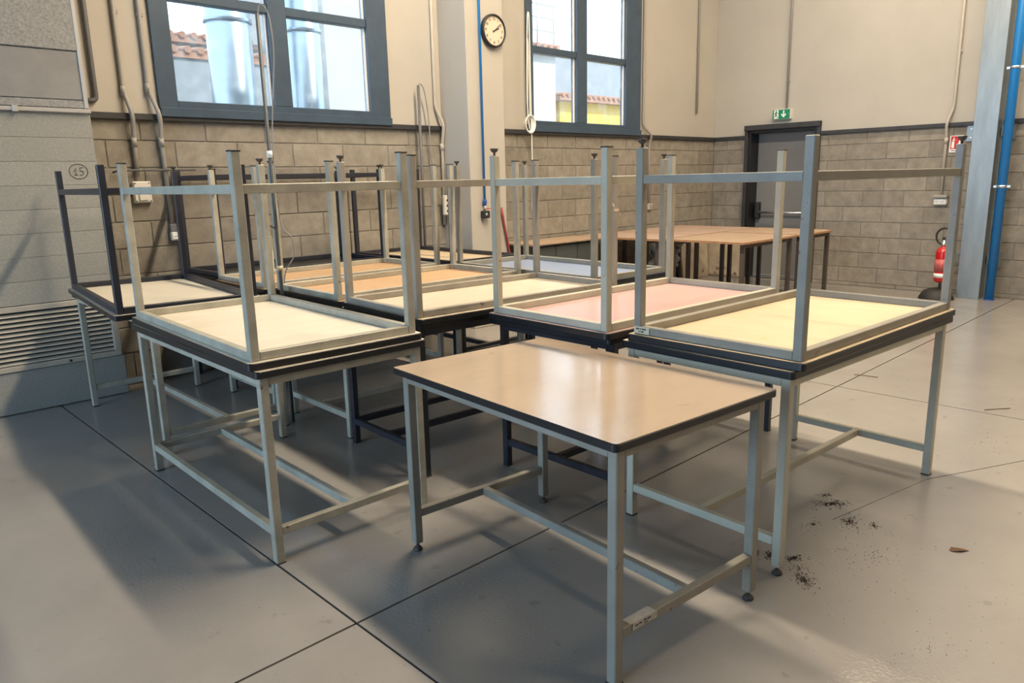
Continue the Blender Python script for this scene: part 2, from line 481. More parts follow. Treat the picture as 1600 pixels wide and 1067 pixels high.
# ------------------------------------------------------------------ square column with clock
col = struct(box('wall_column', (4.95, 5.67, 0), (5.44, YW+0.003, HC), 'plaster', ch=0.006))
ck = tag(empty('wall_clock', (5.295, 5.67, 2.93), ON_BACK), 'round wall clock with black rim and beige dial on the column', 'clock')
R = 0.152
bm = bmesh.new()
lathe(bm, [(0, 0.001), (R, 0.001), (R+0.004, 0.012), (R+0.002, 0.04), (R-0.006, 0.046), (R-0.014, 0.044), (R-0.016, 0.030)], 48)
link('rim', fin('rim', bm, 'cap'), ck)
bm = bmesh.new(); lathe(bm, [(0, 0.031), (R-0.0155, 0.031)], 48, smooth=False)
dl = link('dial', fin('dial', bm, 'dial'), ck)
for h in range(1, 13):
    a = PI/2 - h*PI/6
    link('numeral', text_mesh('numeral', str(h), 0.036, 'ink'), dl, (0.108*math.cos(a), 0.108*math.sin(a), 0.0325))
def hand(name, ang, ln, w, z):
    bm = bmesh.new(); cbox(bm, (-w/2, -0.02, 0), (w/2, ln, 0.002))
    link(name, fin(name, bm, 'ink'), ck, (0,0,z), (0,0,-ang))
hand('minute_hand', math.radians(51), 0.105, 0.006, 0.0375)
hand('hour_hand', math.radians(66), 0.072, 0.010, 0.0345)

# ------------------------------------------------------------------ grey clad enclosure with louvre on the left
en = tag(empty('ventilation_enclosure', (0,0,0)), 'grey clad enclosure with louvre grille against the window wall', 'enclosure')
EX = 1.65; EX0 = -1.6; EY = 5.875
box('body', (EX0, EY+0.02, 0), (EX-0.012, YW-0.008, HC-0.01), 'panel_b', en)
box('upper_panel', (EX0, EY-0.004, 2.42), (EX-0.03, EY+0.02, HC-0.01), 'panel_a', en, ch=0.004)
box('smooth_panel', (EX0, EY+0.004, 2.10), (EX-0.02, EY+0.02, 2.415), 'panel_b', en, ch=0.004)
box('strip_panel', (EX0, EY, 2.045), (EX-0.012, EY+0.02, 2.096), 'panel_a', en, ch=0.003)
zz = [0.742+0.158*k for k in range(9)]
for k in range(8):
    box('cladding_panel', (EX0, EY-0.002, zz[k]+0.0008), (EX-0.004, EY+0.02, zz[k+1]-0.0008), 'panel_c', en, ch=0.0015)
box('corner_profile', (EX-0.03, EY-0.006, 2.045), (EX-0.005, EY+0.03, HC-0.02), 'alu', en, ch=0.002)
box('cable_channel', (EX0, EY-0.026, 2.012), (EX, EY-0.002, 2.040), 'alu', en, ch=0.004)
box('plinth', (EX0, EY-0.004, 0.005), (EX+0.006, EY+0.02, 0.295), 'panel_c', en, ch=0.004)
gr = box('grille_frame_top', (EX0, EY-0.014, 0.700), (EX-0.012, EY+0.015, 0.738), 'louvre', en, ch=0.003)
box('grille_frame_bottom', (EX0, EY-0.014, 0.297), (EX-0.012, EY+0.015, 0.335), 'louvre', en, ch=0.003)
box('grille_frame_side', (EX-0.055, EY-0.014, 0.335), (EX-0.012, EY+0.015, 0.700), 'louvre', en, ch=0.003)
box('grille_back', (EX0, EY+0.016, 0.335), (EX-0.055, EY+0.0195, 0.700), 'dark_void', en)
bm = bmesh.new()
a = [(-0.012,-0.010),(0.012,0.008),(0.012,0.0105),(-0.012,-0.0075)]
va = [bm.verts.new((EX0, y, z)) for y, z in a]; vb = [bm.verts.new((EX-0.056, y, z)) for y, z in a]
for i in range(4): bm.faces.new((va[i], va[(i+1)%4], vb[(i+1)%4], vb[i]))
bm.faces.new(va); bm.faces.new(list(reversed(vb))); bmesh.ops.recalc_face_normals(bm, faces=bm.faces[:])
slat_me = fin('slat', bm, 'louvre')
for k in range(11):
    link('slat', slat_me, en, (0, EY+0.002, 0.352+0.0325*k))
bm = bmesh.new(); lathe(bm, [(0,0.004),(0.008,0.003),(0.010,0)], 12)
for sx in (1.30,):
    link('screw', fin('screw', bm, 'cap'), en, (sx, EY-0.014, 0.315), ON_BACK)
mk = empty('handwritten_mark', (1.524, EY-0.0025, 1.622), ON_BACK)
mk.parent = en
bm = bmesh.new()
tube(bm, [(0.058*math.cos(t*2*PI/40), 0.050*math.sin(t*2*PI/40), 0) for t in range(40)], 0.0022, 6, closed=True)
tube(bm, [(-0.032,-0.006,0),(-0.014,0.026,0),(-0.018,-0.024,0)], 0.0022, 6)
tube(bm, [(-0.030,-0.026,0),(-0.004,-0.023,0)], 0.0022, 6)
tube(bm, [(0.032,0.028,0),(0.010,0.024,0),(0.008,0.002,0),(0.022,0.006,0),(0.031,-0.006,0),(0.025,-0.022,0),(0.006,-0.026,0)], 0.0022, 6)
link('handwritten_number', fin('handwritten_number', bm, 'ink'), en, (1.524, EY-0.0025, 1.622), ON_BACK)
bpy.data.objects.remove(mk, do_unlink=True)
for sx in (1.20,):
    box('channel_clip', (sx-0.016, EY-0.034, 2.006), (sx+0.016, EY-0.002, 2.046), 'alu', en, ch=0.002)

# ------------------------------------------------------------------ pipes, boxes and sockets on the walls
def arc_pts(pts, n=5, r=0.06):
    """round the corners of a polyline"""
    P = [Vector(p) for p in pts]; out = [P[0]]
    for i in range(1, len(P)-1):
        a = (P[i-1]-P[i]); b = (P[i+1]-P[i])
        rr = min(r, a.length*0.45, b.length*0.45)
        s = P[i]+a.normalized()*rr; e = P[i]+b.normalized()*rr
        for k in range(n+1):
            t = k/n
            out.append(s*(1-t)**2 + P[i]*2*t*(1-t) + e*t*t)
    out.append(P[-1]); return out
def pipe_thing(name, pts, r, m, label, cat, sleeves=(), clips=(), nrm=(0,1,0)):
    t = tag(empty(name, pts[-1]), label, cat)
    base = Vector(pts[-1])
    bm = bmesh.new(); tube(bm, [Vector(p)-base for p in arc_pts(pts)], r, 10)
    link('pipe', fin('pipe', bm, m), t)
    for s in sleeves:
        bm = bmesh.new(); tube(bm, [Vector(s)-base+Vector((0,0,0.035)), Vector(s)-base-Vector((0,0,0.035))], r*1.3, 10)
        link('sleeve', fin('sleeve', bm, m), t)
    for c in clips:
        n = Vector(nrm); p = Vector(c)-base
        bm = bmesh.new()
        tang = n.cross(Vector((0,0,1)))
        q = p + n*r*0.6
        e = Vector((abs(tang.x)*r*1.5+abs(n.x)*r*0.7, abs(tang.y)*r*1.5+abs(n.y)*r*0.7, 0.012))
        cbox(bm, q-e, q+e)
        link('clip', fin('clip', bm, m), t)
    return t
yp = YW-0.026
pipe_thing('conduit', [(1.955,yp,HC-0.02),(1.945,yp,2.20),(1.975,YW-0.075,2.03),(1.975,YW-0.028,1.86),(1.972,YW-0.022,1.585)], 0.016, 'conduit',
           'grey conduit dropping to the square junction box beside the enclosure', 'conduit', sleeves=[(1.945,yp,2.20),(1.975,YW-0.028,1.84)], clips=[(1.953,yp,2.75)])
pipe_thing('conduit', [(2.13,yp,HC-0.02),(2.122,yp,2.22),(2.170,YW-0.075,2.03),(2.172,YW-0.028,1.86),(2.186,YW-0.022,1.21)], 0.016, 'conduit',
           'grey conduit dropping to the wall socket, close to the window frame', 'conduit', sleeves=[(2.122,yp,2.23),(2.172,YW-0.028,1.84)], clips=[(2.128,yp,2.75)])
pipe_thing('conduit', [(1.755,yp,HC-0.02),(1.755,yp,2.125),(1.690,yp,2.118)], 0.018, 'conduit_dk',
           'dark conduit with elbow ending beside the grey enclosure corner', 'conduit')
pipe_thing('conduit', [(4.865,yp,HC-0.02),(4.862,yp,2.22),(4.925,YW-0.075,2.06),(4.925,YW-0.035,1.86),(4.925,YW-0.024,1.06)], 0.016, 'conduit_w',
           'cream conduit running down the wall beside the clock column', 'conduit', sleeves=[(4.925,YW-0.033,1.84)])
pipe_thing('conduit', [(8.375,yp,HC-0.02),(8.36,yp,2.16),(8.50,YW-0.075,2.03),(8.505,YW-0.024,1.92),(8.53,YW-0.024,1.14)], 0.016, 'conduit',
           'grey conduit running past the window frame to the small switch box', 'conduit')
pipe_thing('conduit', [(9.655,yp,HC-0.02),(9.647,yp,2.37)], 0.016, 'conduit', 'short grey conduit ending in mid wall near the room corner', 'conduit', clips=[(9.652,yp,3.25)])
xp = XR-0.026
pipe_thing('conduit', [(xp,4.97,HC-0.02),(xp,4.97,2.375)], 0.016, 'conduit', 'grey conduit feeding the green exit sign', 'conduit', clips=[(xp,4.97,2.72)], nrm=(1,0,0))
pipe_thing('conduit', [(xp,2.885,HC-0.02),(xp,2.89,2.22),(XR-0.075,2.937,2.04),(XR-0.03,2.937,1.86),(XR-0.024,2.937,1.20)], 0.017, 'conduit_w',
           'cream conduit dropping to the double socket near the steel column', 'conduit', sleeves=[(XR-0.03,2.937,1.84)], clips=[(xp,2.887,2.85)], nrm=(1,0,0))

jb = tag(empty('junction_box', (1.99, YW, 1.47), ON_BACK), 'square junction box with screwed cover on the block wall', 'junction box')
box('box_body', (-0.065,-0.08,0.001), (0.065,0.08,0.035), 'plastic_w', jb, ch=0.006)
box('cover', (-0.06,-0.075,0.035), (0.06,0.075,0.042), 'plastic_w', jb, ch=0.003)
box('switch_insert', (-0.032,-0.062,0.042), (0.035,0.02,0.052), 'plastic_w', jb, ch=0.003)
bm = bmesh.new(); lathe(bm, [(0,0.003),(0.004,0.002),(0.005,0)], 10); sm = fin('screw', bm, 'cap')
for sx in (-1,1):
    for sy in (-1,1): link('screw', sm, jb, (sx*0.05, sy*0.066, 0.042))
sk = tag(empty('wall_socket', (2.195, YW, 1.16), ON_BACK), 'wall socket with dark hinged cover above a white face', 'socket')
box('cover', (-0.034,0.0,0.001), (0.034,0.062,0.04), 'plastic_g', sk, ch=0.006)
box('socket_body', (-0.034,-0.068,0.001), (0.034,-0.002,0.045), 'plastic_w', sk, ch=0.006)
box('socket_face', (-0.026,-0.058,0.045), (0.026,-0.014,0.048), 'white', sk, ch=0.002)
for k in range(3): box('pin_hole', (-0.016+0.009*k,-0.04,0.048), (-0.011+0.009*k,-0.033,0.0488), 'ink', sk)
tag(pipe_thing('wall_rail', [(1.80,YW-0.03,1.615),(1.83,YW-0.05,1.632),(2.40,YW-0.05,1.632)], 0.008, 'pole_grey', 'x', 'rail'),
    'thin grey bent rod fixed across the wall above the junction box', 'rod')
sk2 = tag(empty('wall_socket', (XR, 2.935, 1.14), ON_RIGHT), 'white double socket with open grey flap above the fire extinguisher', 'socket')
box('socket_body', (-0.075,-0.06,0.001), (0.075,0.025,0.05), 'plastic_w', sk2, ch=0.008)
box('socket_face', (-0.064,-0.048,0.05), (0.064,0.012,0.053), 'white', sk2, ch=0.002)
box('flap', (-0.08,0.026,0.01), (0.08,0.062,0.085), 'conduit', sk2, ch=0.006)
for k in range(2):
    for q in range(3): box('pin_hole', (-0.05+0.06*k+0.012*q,-0.022,0.053), (-0.044+0.06*k+0.012*q,-0.014,0.0538), 'ink', sk2)
sw = tag(empty('wall_switch', (8.545, YW, 1.105), ON_BACK), 'small grey switch box on the block wall above the brown tables', 'switch')
box('switch_body', (-0.045,-0.05,0.001), (0.045,0.035,0.04), 'conduit_w', sw, ch=0.005)
box('switch_plate', (-0.03,-0.036,0.04), (0.03,0.022,0.044), 'conduit', sw, ch=0.003)

# blue compressed air drop on the column
ba = tag(empty('air_drop', (5.11, 5.645, 1.2)), 'thin blue compressed air pipe with valve and outlet block on column', 'air pipe')
bm = bmesh.new(); tube(bm, [(0,0,0.10),(0,0,HC-1.22)], 0.012, 10); link('pipe', fin('pipe', bm, 'blue'), ba)
bm = bmesh.new(); tube(bm, [(0,0,0.115),(0,0,0.10),(0,0,0.075),(0,0,0.06),(0,0,0.05)], [0.014,0.022,0.022,0.018,0.014], 12); link('fitting', fin('fitting', bm, 'blue_dk'), ba)
bm = bmesh.new(); tube(bm, [(0,0,0.05),(0,0,0.0)], 0.011, 10); link('valve', fin('valve', bm, 'chrome'), ba)
box('valve_handle', (0.008,-0.022,0.014), (0.085,-0.012,0.024), 'red_print', ba, ch=0.002)
ob = box('outlet_block', (-0.042,-0.035,-0.075), (0.042,0.024,0.0), 'cap', ba, ch=0.008)
bm = bmesh.new(); lathe(bm, [(0.004,0.012),(0.010,0.012),(0.013,0)], 14); om = fin('outlet', bm, 'chrome')
link('outlet', om, ob, (-0.012,-0.035,-0.037), ON_BACK); link('outlet', om, ob, (0.042,-0.008,-0.037), (0, PI/2, 0))
bm = bmesh.new(); tube(bm, arc_pts([(5.345,5.652,1.22),(5.385,5.650,1.0),(5.455,5.652,0.72),(5.53,5.66,0.3)], r=0.2), 0.013, 8)
tag(link('red_air_hose', fin('red_air_hose', bm, 'hose_red')), 'red air hose hanging down the clock column', 'hose')

# ------------------------------------------------------------------ right wall things
dr = struct(empty('door_1'))
rc = 0.26
box('door_frame_jamb', (XR-0.02, DY1-0.06, 0), (XR+rc, DY1-0.001, DZ-0.001), 'door_dk', dr, ch=0.003)
box('door_frame_jamb', (XR-0.02, DY0+0.001, 0), (XR+rc, DY0+0.06, DZ-0.001), 'door_dk', dr, ch=0.003)
box('door_frame_head', (XR-0.02, DY0+0.06, DZ-0.06), (XR+rc, DY1-0.06, DZ-0.001), 'door_dk', dr, ch=0.003)
box('door_surround', (XR-0.05, DY1-0.02, 0), (XR-0.007, DY1+0.03, 2.18), 'trim', dr, ch=0.004)
box('door_surround', (XR-0.05, DY0-0.03, 0), (XR-0.007, DY0+0.02, 2.18), 'trim', dr, ch=0.004)
box('door_surround_head', (XR-0.075, DY0-0.03, 2.11), (XR-0.007, DY1+0.03, 2.18), 'trim', dr, ch=0.004)
lf = box('door_leaf', (XR+rc-0.06, DY0+0.061, 0.001), (XR+rc-0.01, DY1-0.061, DZ-0.062), 'door', dr, ch=0.003)
bm = bmesh.new(); tube(bm, [(XR+rc-0.14, DY0+0.10, 0.95), (XR+rc-0.14, DY1-0.12, 0.95)], 0.017, 12)
link('panic_bar', fin('panic_bar', bm, 'chrome'), lf)
for yy in (DY0+0.10, DY1-0.12):
    box('bar_mount', (XR+rc-0.16, yy-0.03, 0.86), (XR+rc-0.061, yy+0.03, 1.10), 'cap', lf, ch=0.012)
box('door_sweep', (XR+rc-0.066, DY0+0.064, 0.018), (XR+rc-0.061, DY1-0.064, 0.04), 'conduit', lf)

es = tag(empty('exit_sign', (XR, 5.02, 2.30), ON_RIGHT), 'green emergency exit sign with running figure and down arrow above door', 'sign')
box('sign_body', (-0.13,-0.068,0.001), (0.13,0.068,0.07), 'plastic_w', es, ch=0.005)
fc = box('sign_face', (-0.124,-0.062,0.07), (0.124,0.062,0.073), 'green', es)
box('doorway_symbol', (-0.105,-0.055,0.073), (-0.040,0.055,0.0745), 'white', fc)
bm = bmesh.new()
prism(bm, [(-0.072+0.010*math.cos(t*PI/5), 0.040+0.010*math.sin(t*PI/5)) for t in range(10)], 0.0745, 0.0755)
for a, b, w in (((-0.073,0.028),(-0.078,-0.006),0.017), ((-0.072,0.026),(-0.052,0.012),0.008), ((-0.052,0.012),(-0.046,0.022),0.007),
                ((-0.076,0.026),(-0.094,0.016),0.008), ((-0.094,0.016),(-0.097,0.002),0.007), ((-0.077,-0.004),(-0.061,-0.018),0.011),
                ((-0.061,-0.018),(-0.056,-0.044),0.009), ((-0.079,-0.004),(-0.084,-0.026),0.011), ((-0.084,-0.026),(-0.102,-0.032),0.009)):
    A = Vector(a); B = Vector(b); d = (B-A).normalized(); n = Vector((-d.y, d.x))*w/2
    prism(bm, [tuple(A+n-d*w*0.3), tuple(A-n-d*w*0.3), tuple(B-n+d*w*0.3), tuple(B+n+d*w*0.3)], 0.0745, 0.0755)
link('running_figure', fin('running_figure', bm, 'green'), fc)
bm = bmesh.new()
prism(bm, [(0.026,0.050),(0.044,0.050),(0.044,-0.012),(0.062,0.010),(0.072,0.000),(0.072,-0.006),(0.035,-0.046),(-0.002,-0.006),(-0.002,0.000),(0.008,0.010),(0.026,-0.012)], 0.073, 0.0745)
link('arrow', fin('arrow', bm, 'white'), fc)
bm = bmesh.new(); lathe(bm, [(0,0.002),(0.004,0.001),(0.004,0)], 10); link('indicator', fin('indicator', bm, 'white'), fc, (0.108,0.002,0.073))

fs = tag(empty('extinguisher_sign', (XR, 2.835, 1.80), ON_RIGHT), 'red and white fire extinguisher sign fixed to the block wall', 'sign')
box('sign_plate', (-0.068,-0.098,0.002), (0.075,0.095,0.006), 'white', fs)
pl = box('red_field', (-0.058,-0.062,0.006), (0.068,0.088,0.0068), 'red_print', fs)
box('symbol', (-0.046,-0.050,0.0068), (-0.018,0.030,0.0075), 'white', pl)
box('symbol', (-0.040,0.038,0.0068), (-0.012,0.050,0.0075), 'white', pl)
box('symbol', (-0.030,0.050,0.0068), (-0.022,0.074,0.0075), 'white', pl)
bm = bmesh.new(); prism(bm, [(0.018,-0.05),(0.046,-0.05),(0.054,-0.02),(0.044,0.03),(0.036,0.06),(0.030,0.02),(0.022,0.0),(0.014,-0.02)], 0.0068, 0.0075)
link('symbol', fin('symbol', bm, 'white'), pl)
box('caption_line', (-0.05,-0.084,0.006), (0.05,-0.076,0.0066), 'ink', fs)

sc = tag(empty('steel_column', (10.06, 2.482, 0)), 'galvanised steel column with bolted brackets beside the large blue pipe', 'column')
bm = bmesh.new()
cbox(bm, (-0.14,-0.12,0), (-0.125,0.12,HC-0.01), 0.002)
cbox(bm, (0.095,-0.12,0), (0.11,0.12,HC-0.01), 0.002)
cbox(bm, (-0.125,-0.112,0), (0.095,-0.094,HC-0.01))
cbox(bm, (-0.125,0.094,0), (0.095,0.112,HC-0.01))
link('shaft', fin('shaft', bm, 'steel'), sc)
for zc in (1.91, 0.45):
    for s in (-1, 1):
        b = box('bracket', (0.112, min(s*0.115,s*0.25), zc-0.09), (0.120, max(s*0.115,s*0.25), zc+0.09), 'steel', sc, ch=0.002)
        box('bracket_web', (0.03, min(s*0.121,s*0.131), zc-0.05), (0.112, max(s*0.121,s*0.131), zc+0.05), 'steel', sc, ch=0.002)
        for q in (-1, 1):
            bm = bmesh.new(); lathe(bm, [(0,0.012),(0.011,0.012),(0.011,0)], 6, smooth=False)
            link('bolt', fin('bolt', bm, 'chrome'), b, (0.112, s*0.20, zc+q*0.05), (0, -PI/2, 0))
bp_ = tag(empty('blue_pipe', (9.95, 2.26, 0)), 'large blue pipe standing on the floor beside the steel column', 'pipe')
bm = bmesh.new(); tube(bm, [(0,0,0.004),(0,0,HC-0.01)], 0.048, 24); link('pipe', fin('pipe', bm, 'blue'), bp_)
bm = bmesh.new(); lathe(bm, [(0.049,0.0),(0.056,0.0),(0.056,0.012),(0.049,0.012)], 24); link('base_ring', fin('base_ring', bm, 'blue_dk'), bp_)
for zc in (1.30, 2.58):
    bm = bmesh.new(); lathe(bm, [(0.049,-0.014),(0.053,-0.014),(0.053,0.014),(0.049,0.014)], 24); 
    cl = link('clamp', fin('clamp', bm, 'chrome'), bp_, (0,0,zc))
    box('clamp_ear', (-0.008,0.05,-0.012), (0.008,0.082,0.012), 'chrome', cl); box('clamp_ear', (-0.008,-0.082,-0.012), (0.008,-0.05,0.012), 'chrome', cl)
    box('clamp_arm', (0.05,-0.008,-0.008), (XR-9.95-0.008,0.008,0.008), 'chrome', cl)

fe = tag(empty('fire_extinguisher', (9.68, 2.715, 0.205)), 'red fire extinguisher with black hose hung on a floor stand', 'extinguisher')
bm = bmesh.new(); lathe(bm, [(0,0),(0.055,0),(0.070,0.012),(0.076,0.03),(0.076,0.34),(0.070,0.375),(0.048,0.40),(0.024,0.41),(0.022,0.425),(0,0.425)], 28)
link('cylinder', fin('cylinder', bm, 'red'), fe)
bm = bmesh.new(); lathe(bm, [(0.0768,0.055),(0.0772,0.055),(0.0772,0.105),(0.0768,0.105)], 28); link('white_band', fin('white_band', bm, 'white'), fe)
bm = bmesh.new(); lathe(bm, [(0.0768,0.13),(0.0771,0.13),(0.0771,0.27),(0.0768,0.27)], 28)
lb = link('label_print', fin('label_print', bm, mat('pale_red_print', (0.55,0.12,0.12), 0.5, var=0.5, vscale=70)), fe)
bm = bmesh.new(); lathe(bm, [(0,0.425),(0.026,0.425),(0.026,0.452),(0.018,0.46),(0.018,0.49),(0,0.49)], 16); link('valve_head', fin('valve_head', bm, 'chrome'), fe)
bm = bmesh.new(); cbox(bm, (-0.012,-0.10,0.492), (0.012,0.02,0.502), 0.002); cbox(bm, (-0.012,-0.09,0.515), (0.012,0.02,0.525), 0.002); cbox(bm, (-0.01,-0.005,0.485), (0.01,0.02,0.52))
link('lever', fin('lever', bm, 'cap'), fe)
bm = bmesh.new()
tube(bm, [(0.02*0+ -0.01, 0.03+0.085*math.cos(t)-0.03, 0.535+0.095*math.sin(t)) for t in [(-95+ k*15)*PI/180 for k in range(0,20)]], 0.0115, 8)
link('hose', fin('hose', bm, 'rubber'), fe)
bm = bmesh.new(); prism(bm, [(-0.012,0.0),(0.0,-0.012),(0.016,0.014),(0.0,0.002)], 0, 0.001)
st = tag(empty('extinguisher_stand', (9.70, 2.75, 0)), 'floor stand with black domed foot and grey pole holding the extinguisher', 'stand')
bm = bmesh.new(); lathe(bm, [(0.19,0.0),(0.189,0.012),(0.17,0.05),(0.14,0.095),(0.07,0.125),(0.02,0.13),(0,0.13)], 36); link('domed_foot', fin('domed_foot', bm, 'rubber'), st)
bm = bmesh.new(); tube(bm, [(0.10,0.0,0.10),(0.10,0.0,0.68)], 0.017, 12); link('pole', fin('pole', bm, 'chrome'), st)
bm = bmesh.new(); tube(bm, [(0.10,0.0,0.60),(0.05,-0.02,0.60)], 0.008, 8); link('hook', fin('hook', bm, 'chrome'), st)

# ------------------------------------------------------------------ work tables
LEG = 0.036
mesh_cache = {}
def shared(key, fn):
    if key not in mesh_cache: mesh_cache[key] = fn()
    return mesh_cache[key]
def leg_mesh(z0, z1, m):
    def f():
        bm = bmesh.new(); cbox(bm, (-LEG/2,-LEG/2,z0), (LEG/2,LEG/2,z1), 0.003); return fin('leg', bm, m)
    return shared(('leg', round(z0,4), round(z1,4), m), f)
def bar_mesh(ln, w, h, m):
    def f():
        bm = bmesh.new(); cbox(bm, (-ln/2,-w/2,-h/2), (ln/2,w/2,h/2), 0.0025); return fin('bar', bm, m)
    return shared(('bar', round(ln,4), w, h, m), f)
def foot_mesh():
    def f():
        bm = bmesh.new(); lathe(bm, [(0,0.045),(0.0055,0.045),(0.0055,0.020),(0.011,0.018),(0.018,0.010),(0.0205,0.003),(0.019,0.0),(0,0.0)], 16); return fin('foot', bm, 'foot')
    return shared('foot', f)
def cap_mesh():
    def f():
        bm = bmesh.new(); cbox(bm, (-LEG/2-0.002,-LEG/2-0.002,0.0), (LEG/2+0.002,LEG/2+0.002,0.006), 0.0015); return fin('cap', bm, 'cap')
    return shared('cap', f)
def board(L, W, t, h, mtop, mbot):
    bm = bmesh.new()
    e = 0.004
    # rounded-corner slab
    def rr(L, W, r, n=4):
        P = []
        for cx, cy, a0 in ((L/2-r, W/2-r, 0), (-L/2+r, W/2-r, 90), (-L/2+r, -W/2+r, 180), (L/2-r, -W/2+r, 270)):
            for k in range(n+1):
                a = math.radians(a0+90*k/n); P.append((cx+r*math.cos(a), cy+r*math.sin(a)))
        return P
    P = rr(L-2*e, W-2*e, 0.014)
    lo = [bm.verts.new((x,y,h-t)) for x,y in P]; hi = [bm.verts.new((x,y,h)) for x,y in P]
    bm.faces.new(hi).material_index = 0
    bm.faces.new(list(reversed(lo))).material_index = 1
    n = len(P)
    for i in range(n):
        bm.faces.new((lo[i],lo[(i+1)%n],hi[(i+1)%n],hi[i])).material_index = 1
    slab = fin('tabletop', bm, [mtop, mbot])
    bm = bmesh.new()
    rings = []
    c = 0.003
    for (ins, z) in ((e, h-t), (c, h-t), (0.0, h-t+c), (0.0, h-c), (c, h), (e, h)):
        rings.append([bm.verts.new((x,y,z)) for x,y in rr(L-2*ins, W-2*ins, 0.018-ins)])
    for A, B in zip(rings[:-1], rings[1:]):
        for i in range(n):
            f = bm.faces.new((A[i],A[(i+1)%n],B[(i+1)%n],B[i]))
    bmesh.ops.recalc_face_normals(bm, faces=bm.faces[:])
    return slab, fin('edge_band', bm, 'band')

def table(label, cx, cy, yaw, along, frame, mtop, mbot, inverted=False, z0=0.0, h=0.81, t=0.03, L=1.5, W=0.8, sl=1.42, sw=0.72,
          feet='', nocap='', bars=('ends',), barz=0.135, group=None, chips=None, band=True):
    ya = math.radians(yaw) + (PI/2 if along == 'y' else 0.0)
    # feet lift the frame when the table stands on them
    lift = 0.0
    if inverted: root = empty('work_table', (cx, cy, z0+h), (PI, 0, ya))
    else: root = empty('work_table', (cx, cy, z0), (0, 0, ya))
    tag(root, label, 'table', group)
    def loc(sx, sy):
        a = PI/2 if along == 'y' else 0.0
        lx = math.cos(a)*sx + math.sin(a)*sy; ly = -math.sin(a)*sx + math.cos(a)*sy
        if inverted: ly = -ly
        return (1 if lx > 0 else -1), (1 if ly > 0 else -1)
    slab, edge = board(L, W, t, h, mtop, mbot)
    tp = link('tabletop', slab, root)
    if band: link('edge_band', edge, tp)
    rh = 0.035
    for s in (-1, 1):
        link('rail', bar_mesh(sl-LEG, LEG*0.9, rh, frame), root, (0, s*sw/2, h-t-rh/2-0.0005))
        o = link('rail', bar_mesh(sw-LEG, LEG*0.9, rh, frame), root, (s*sl/2, 0, h-t-rh/2-0.0005), (0,0,PI/2))
    for nm, (sx, sy) in dict(F=(-1,-1), L=(-1,1), R=(1,-1), B=(1,1)).items():
        lx, ly = loc(sx, sy)
        hasfoot = nm in feet
        if inverted: zb = 0.0 if not hasfoot else 0.008
        else: zb = 0.034 if hasfoot else 0.0035
        lg = link('leg', leg_mesh(zb, h-t-0.0005, frame), root, (lx*sl/2, ly*sw/2, 0))
        if hasfoot: link('adjustable_foot', foot_mesh(), lg, (0,0, zb-0.034))
        elif nm not in nocap: link('end_cap', cap_mesh(), lg, (0,0,zb-0.0035))
    bw = 0.030
    if 'ends' in bars:
        for s in (-1, 1):
            link('stretcher', bar_mesh(sw-LEG, bw, 0.035, frame), root, (s*sl/2, 0, barz), (0,0,PI/2))
    if 'mid' in bars:
        link('stretcher', bar_mesh(sl-bw, bw, 0.035, frame), root, (0, 0, barz))
    for nm, (sx, sy) in {'-x':(-1,0), '+x':(1,0), '-y':(0,-1), '+y':(0,1)}.items():
        if nm in bars:
            a = PI/2 if along == 'y' else 0.0
            ly = -math.sin(a)*sx + math.cos(a)*sy
            if inverted: ly = -ly
            link('stretcher', bar_mesh(sl-LEG, bw, 0.035, frame), root, (0, ly*sw/2, barz))
    return root

T0 = table('low beige-topped worktable standing free in front of the stacks', 1.97, 1.74, -4.98, 'y', 'grey', 'laminate', 'u_cream', h=0.785, t=0.026, L=1.2, W=0.8,
           sl=1.11, sw=0.70, feet='LRB', bars=('ends','mid'), barz=0.165)
Z1 = 0.811
S = 'stacked worktables'
table('upright cream-legged worktable carrying the upturned cream-framed table with white underside', 1.59, 3.353, -1.1, 'y', 'cream', 'u_cream', 'u_cream', bars=('ends','mid','-x'))
A2 = table('upturned cream-framed table with white underside, between free table and black frame', 1.589, 3.366, -2.2, 'y', 'cream', 'u_white', 'u_white', True, Z1, feet='B', bars=('ends','-x'))
B1 = table('upright cream-legged table under the grey upturned frame with yellow underside', 3.233, 1.478, -3.5, 'x', 'ivory', 'u_cream', 'u_cream', feet='F', bars=('ends','mid'))
B2 = table('upturned grey-framed table with yellowish underside and label plate on its rail', 3.246, 1.464, -2.5, 'x', 'grey', 'u_yellow', 'u_yellow', True, Z1, feet='LR', nocap='F', bars=('ends','-y'))
table('upright black-legged table under the upturned table with pink underside', 3.29, 2.35, -1.2, 'x', 'dark', 'u_cream', 'u_cream', L=1.58, sl=1.44, bars=('ends','mid'))
table('upturned ivory-framed table with pink underside', 3.215, 2.315, -2.6, 'x', 'ivory', 'u_pink', 'u_pink', True, Z1, feet='L', bars=('ends','-y'))
table('upright black-legged table between the pink-underside stack and the orange-underside stack', 2.911, 3.245, -3.0, 'x', 'dark', 'u_cream', 'u_cream', L=1.47, bars=('ends','mid','+y'))
D2 = table('upturned taupe-framed table with streaky pale underside', 2.90, 3.205, -4.0, 'x', 'taupe', 'u_cream', 'u_cream', True, Z1, L=1.47, feet='L', bars=('ends','-y'), sw=0.70)
table('upright cream-legged table under the orange-tan underside with the service pole beside it', 2.96, 4.075, -1.5, 'x', 'cream', 'u_cream', 'u_cream', L=1.47, bars=('ends','mid'))
table('upturned cream-framed table with orange-tan underside beside the tall service pole', 2.936, 4.072, -1.3, 'x', 'cream', 'u_orange', 'u_orange', True, Z1, L=1.47, feet='L', bars=('ends',))
table('upright cream-legged table beside the grey louvre enclosure', 1.725, 4.966, -0.4, 'y', 'cream', 'u_cream', 'u_cream', bars=('ends','mid'))
